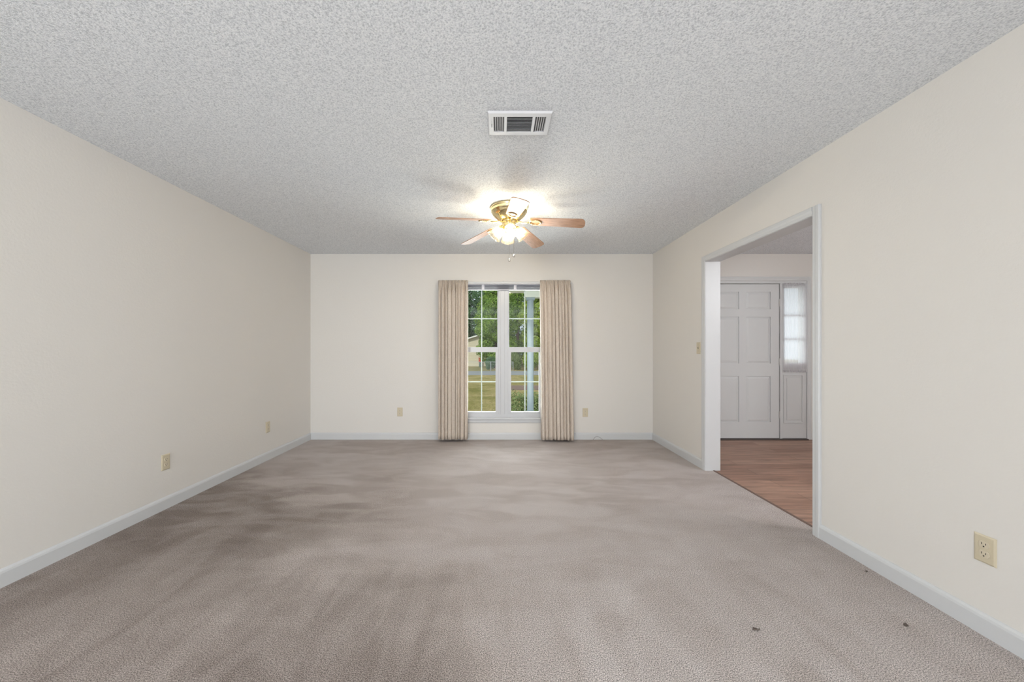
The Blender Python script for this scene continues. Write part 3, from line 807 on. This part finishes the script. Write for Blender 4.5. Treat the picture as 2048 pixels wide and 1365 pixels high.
tree('tree', 2.3, 49, 12.8, 3.9, LEAF_A, 34000, .13, 5, low=.06, label='tall green tree behind, seen between the two bright trees', cat='tree', group=G)
tree('tree', -14.5, 58, 14, 5.0, LEAF_C, 6000, .30, 6, low=.1, label='tall dark tree far behind the left of the house', cat='tree', group=G)
tree('tree', 10.8, 56, 14, 4.6, LEAF_A, 12000, .24, 8, low=.06, label='large green tree far behind, right of the porch column', cat='tree', group=G)
tree('tree', -1.2, 62, 15, 4.6, LEAF_C, 16000, .24, 9, low=.06, label='dark green tree farthest back, left of the centre mullion', cat='tree', group=G)
# low bushes beyond the road
def bush(name, x, Y, w_, h, m, n, leaf, seed, z0=GZ, **tg):
    rnd = random.Random(seed)
    blobs = [((rnd.uniform(-.5, .5)*w_, rnd.uniform(-.3, .3)*w_, h*rnd.uniform(.35, .6)), (w_*.36, w_*.36, h*.42)) for _ in range(7)]
    V, Fc = leaves(None, n, blobs, leaf, rnd)
    b = len(V)
    for i in range(14):   # stems
        a = rnd.uniform(0, 2*PI); q = rnd.uniform(.05, .4)*w_
        p0 = Vector((.1*q*math.cos(a), .1*q*math.sin(a), 0)); p1 = Vector((q*math.cos(a), q*math.sin(a), h*.8)); s = Vector((.006, 0, 0))
        V += [p0-s, p0+s, p1+s, p1-s]; Fc.append((b, b+1, b+2, b+3)); b += 4
    me = bpy.data.meshes.new(name); me.from_pydata(V, [], Fc); me.materials.append(m)
    o = bpy.data.objects.new(name, me); COL.objects.link(o); o.location = (x, Y, z0); return tag(o, **tg)
bush('bush', -.95, 37.6, .7, 1.4, LEAF_C, 2500, .07, 21, label='dark bush at the fence beyond the road, right of the shed', cat='bush')
bush('bush', 1.3, 37.4, 1.1, 2.1, LEAF_D, 4000, .07, 22, label='grey-green bush beyond the road, just right of the centre mullion', cat='bush')
bush('bush', 3.15, 37.0, 1.0, 2.0, LEAF_B, 3000, .09, 23, label='light green bush beyond the road, left of the porch column', cat='bush')
bush('bush', 4.75, 37.3, 1.0, 2.4, LEAF_A, 3000, .09, 24, label='green bush beyond the road, right of the porch column', cat='bush')
# shrubs under the window
bush('shrub', px(1058, 8.6), 8.6, .72, 1.32, LEAF_D, 9000, .028, 31, label='speckled green shrub outside the right pane, just behind the porch column', cat='shrub')

# shed / neighbour house
def at(x, y, Y): return px(x, Y), pz(y, Y)
SY = 45.0
hs = thing('neighbour_house', (0, 0, 0), label='tan-sided gabled house beyond the road, seen in the left panes', cat='house')
xr, ztop = px(990, SY), pz(671, SY)
xp = px(962, SY); xl = xp - 5.5
zr = pz(660, SY); ze = pz(684, SY)
bm = bmesh.new()
zg = pz(731.5, SY)
prism(bm, [(xl, GZ-.1), (xp, GZ-.1), (xp, pz(670.5, SY)), (xl+1.2, pz(695, SY)-.9+.9), (xl, pz(700, SY))], SY, SY+2.6, 'y'); obj('wall', bm, SIDING, hs)
bm = bmesh.new()
prism(bm, [(xl-.3, pz(700, SY)), (xp+.25, pz(669.5, SY)), (xp+.25, pz(667, SY)), (xl-.3, pz(697.5, SY))], SY-.35, SY+2.6, 'y'); obj('rake_board', bm, ROOFW, hs)
bm = bmesh.new(); prism(bm, [(xp, GZ-.1), (xr-.6, GZ-.1), (xr-.6, pz(700, SY)), (xp, pz(694, SY))], SY+.6, SY+2.6, 'y'); obj('side_wing', bm, SIDING, hs)
bm = bmesh.new(); prism(bm, [(xp, pz(694, SY)), (xr-.4, pz(700, SY)), (xr-.4, pz(698, SY)), (xp, pz(691.5, SY))], SY+.3, SY+2.6, 'y'); obj('wing_roof', bm, SHINGLE, hs)
# red playhouse-like box by the wall: a red bin
bm = bmesh.new(); X0, X1 = px(957.5, 43), px(963.5, 43)
lathe(bm, [(.0001, 0), ((X1-X0)*.42, 0), ((X1-X0)*.5, .25), ((X1-X0)*.5, pz(717.5, 43)-pz(724.5, 43))], 4, Matrix.Rotation(PI/4, 4, 'Z'))
rb = thing('red_bin', ((X0+X1)/2, 43, GZ), label='small red box standing against the tan neighbour house', cat='box')
z0 = pz(725, 43)-GZ; z1 = pz(716.5, 43)-GZ; hw = (X1-X0)/2
bm.free(); bm = bmesh.new(); box(bm, -hw, hw, -.2, .2, z0, z1); obj('box_body', bm, REDP, rb, bevel=.02)
bm = bmesh.new(); box(bm, -hw-.03, hw+.03, -.23, .23, z1, z1+.05); obj('lid', bm, REDP, rb, bevel=.01)
bm = bmesh.new(); box(bm, -hw*.8, hw*.8, -.17, .17, 0, z0); obj('stand', bm, mat('dark_stand', (.10, .14, .12), .8), rb)
# chain link fence
FYd = F*(H-GZ)/(742.5-VY); fz = pz(724.5, FYd) - GZ
fe = thing('chain_link_fence', (0, FYd, GZ), label='low chain-link fence with steel rail along the far side of the road', cat='fence')
bm = bmesh.new(); tube(bm, [(-14, 0, fz), (1.3, 0, fz)], .022, 6); obj('top_rail', bm, GALV, fe)
for x in (-13.2, -10.2, -7.1, -4.0, px(981.6, FYd), 1.3):
    bm = bmesh.new(); tube(bm, [(x, .03, 0), (x, .03, fz+.04)], .03, 8); obj('fence_post', bm, GALV, fe)
bm = bmesh.new()
k = -14.0
while k < 1.3:
    for s in (1, -1):
        a = Vector((k, 0, 0)); b = Vector((min(1.3, max(-14, k+s*fz)), 0, fz))
        tube(bm, [a, b], .0035, 3)
    k += .16
o = obj('wire_mesh', bm, GALV, fe); o['kind'] = 'stuff'

# porch: roof slab with header beam, column
po = thing('porch_roof', (0, 0, 0), label='white porch roof and beam outside the upper right panes', cat='porch roof')
PX0 = px(1018, 7.8)
bm = bmesh.new(); box(bm, PX0, 2.5, YB+.17, 7.85, pz(586, 7.8)-.0, pz(586, 7.8)+.12); obj('roof_slab', bm, SOFFIT, po)
bm = bmesh.new()
zb = pz(586, 7.8)
for i in range(16): y = YB+.3 + i*.22; box(bm, PX0+.35, 2.45, y, y+.02, zb-.012, zb)
obj('soffit_battens', bm, SOFFIT, po)
bm = bmesh.new(); box(bm, px(1050.5, 7.4), 2.4, 7.40, 7.62, pz(594.5, 7.4), zb); box(bm, px(1050.5, 7.4)-.02, 2.42, 7.38, 7.64, zb-.03, zb); obj('header_beam', bm, SOFFIT, po)
bm = bmesh.new(); box(bm, PX0, 5.0, YB+.17, 7.9, GZ-.1, -.15); obj('porch_floor', bm, mat('porch_concrete', (.55, .54, .52), .8))['kind'] = 'structure'
cxp = px(1060.8, 7.5)
pc = thing('porch_column', (cxp, 7.5, -.15), label='pale blue-lit porch column outside the right window panes', cat='column')
zt_ = pz(594.5, 7.4) + .15
bm = bmesh.new(); R_ = lathe(bm, [(.064, .06), (.064, zt_-.06), (.060, zt_-.05)], 32); cap(bm, R_[0]); cap(bm, R_[-1]); obj('shaft', bm, COLUMNM, pc, smooth=False)
bm = bmesh.new(); box(bm, -.085, .085, -.085, .085, zt_-.05, zt_); obj('capital', bm, COLUMNM, pc, bevel=.006)
bm = bmesh.new(); box(bm, -.09, .09, -.09, .09, 0, .07); obj('base', bm, COLUMNM, pc, bevel=.006)
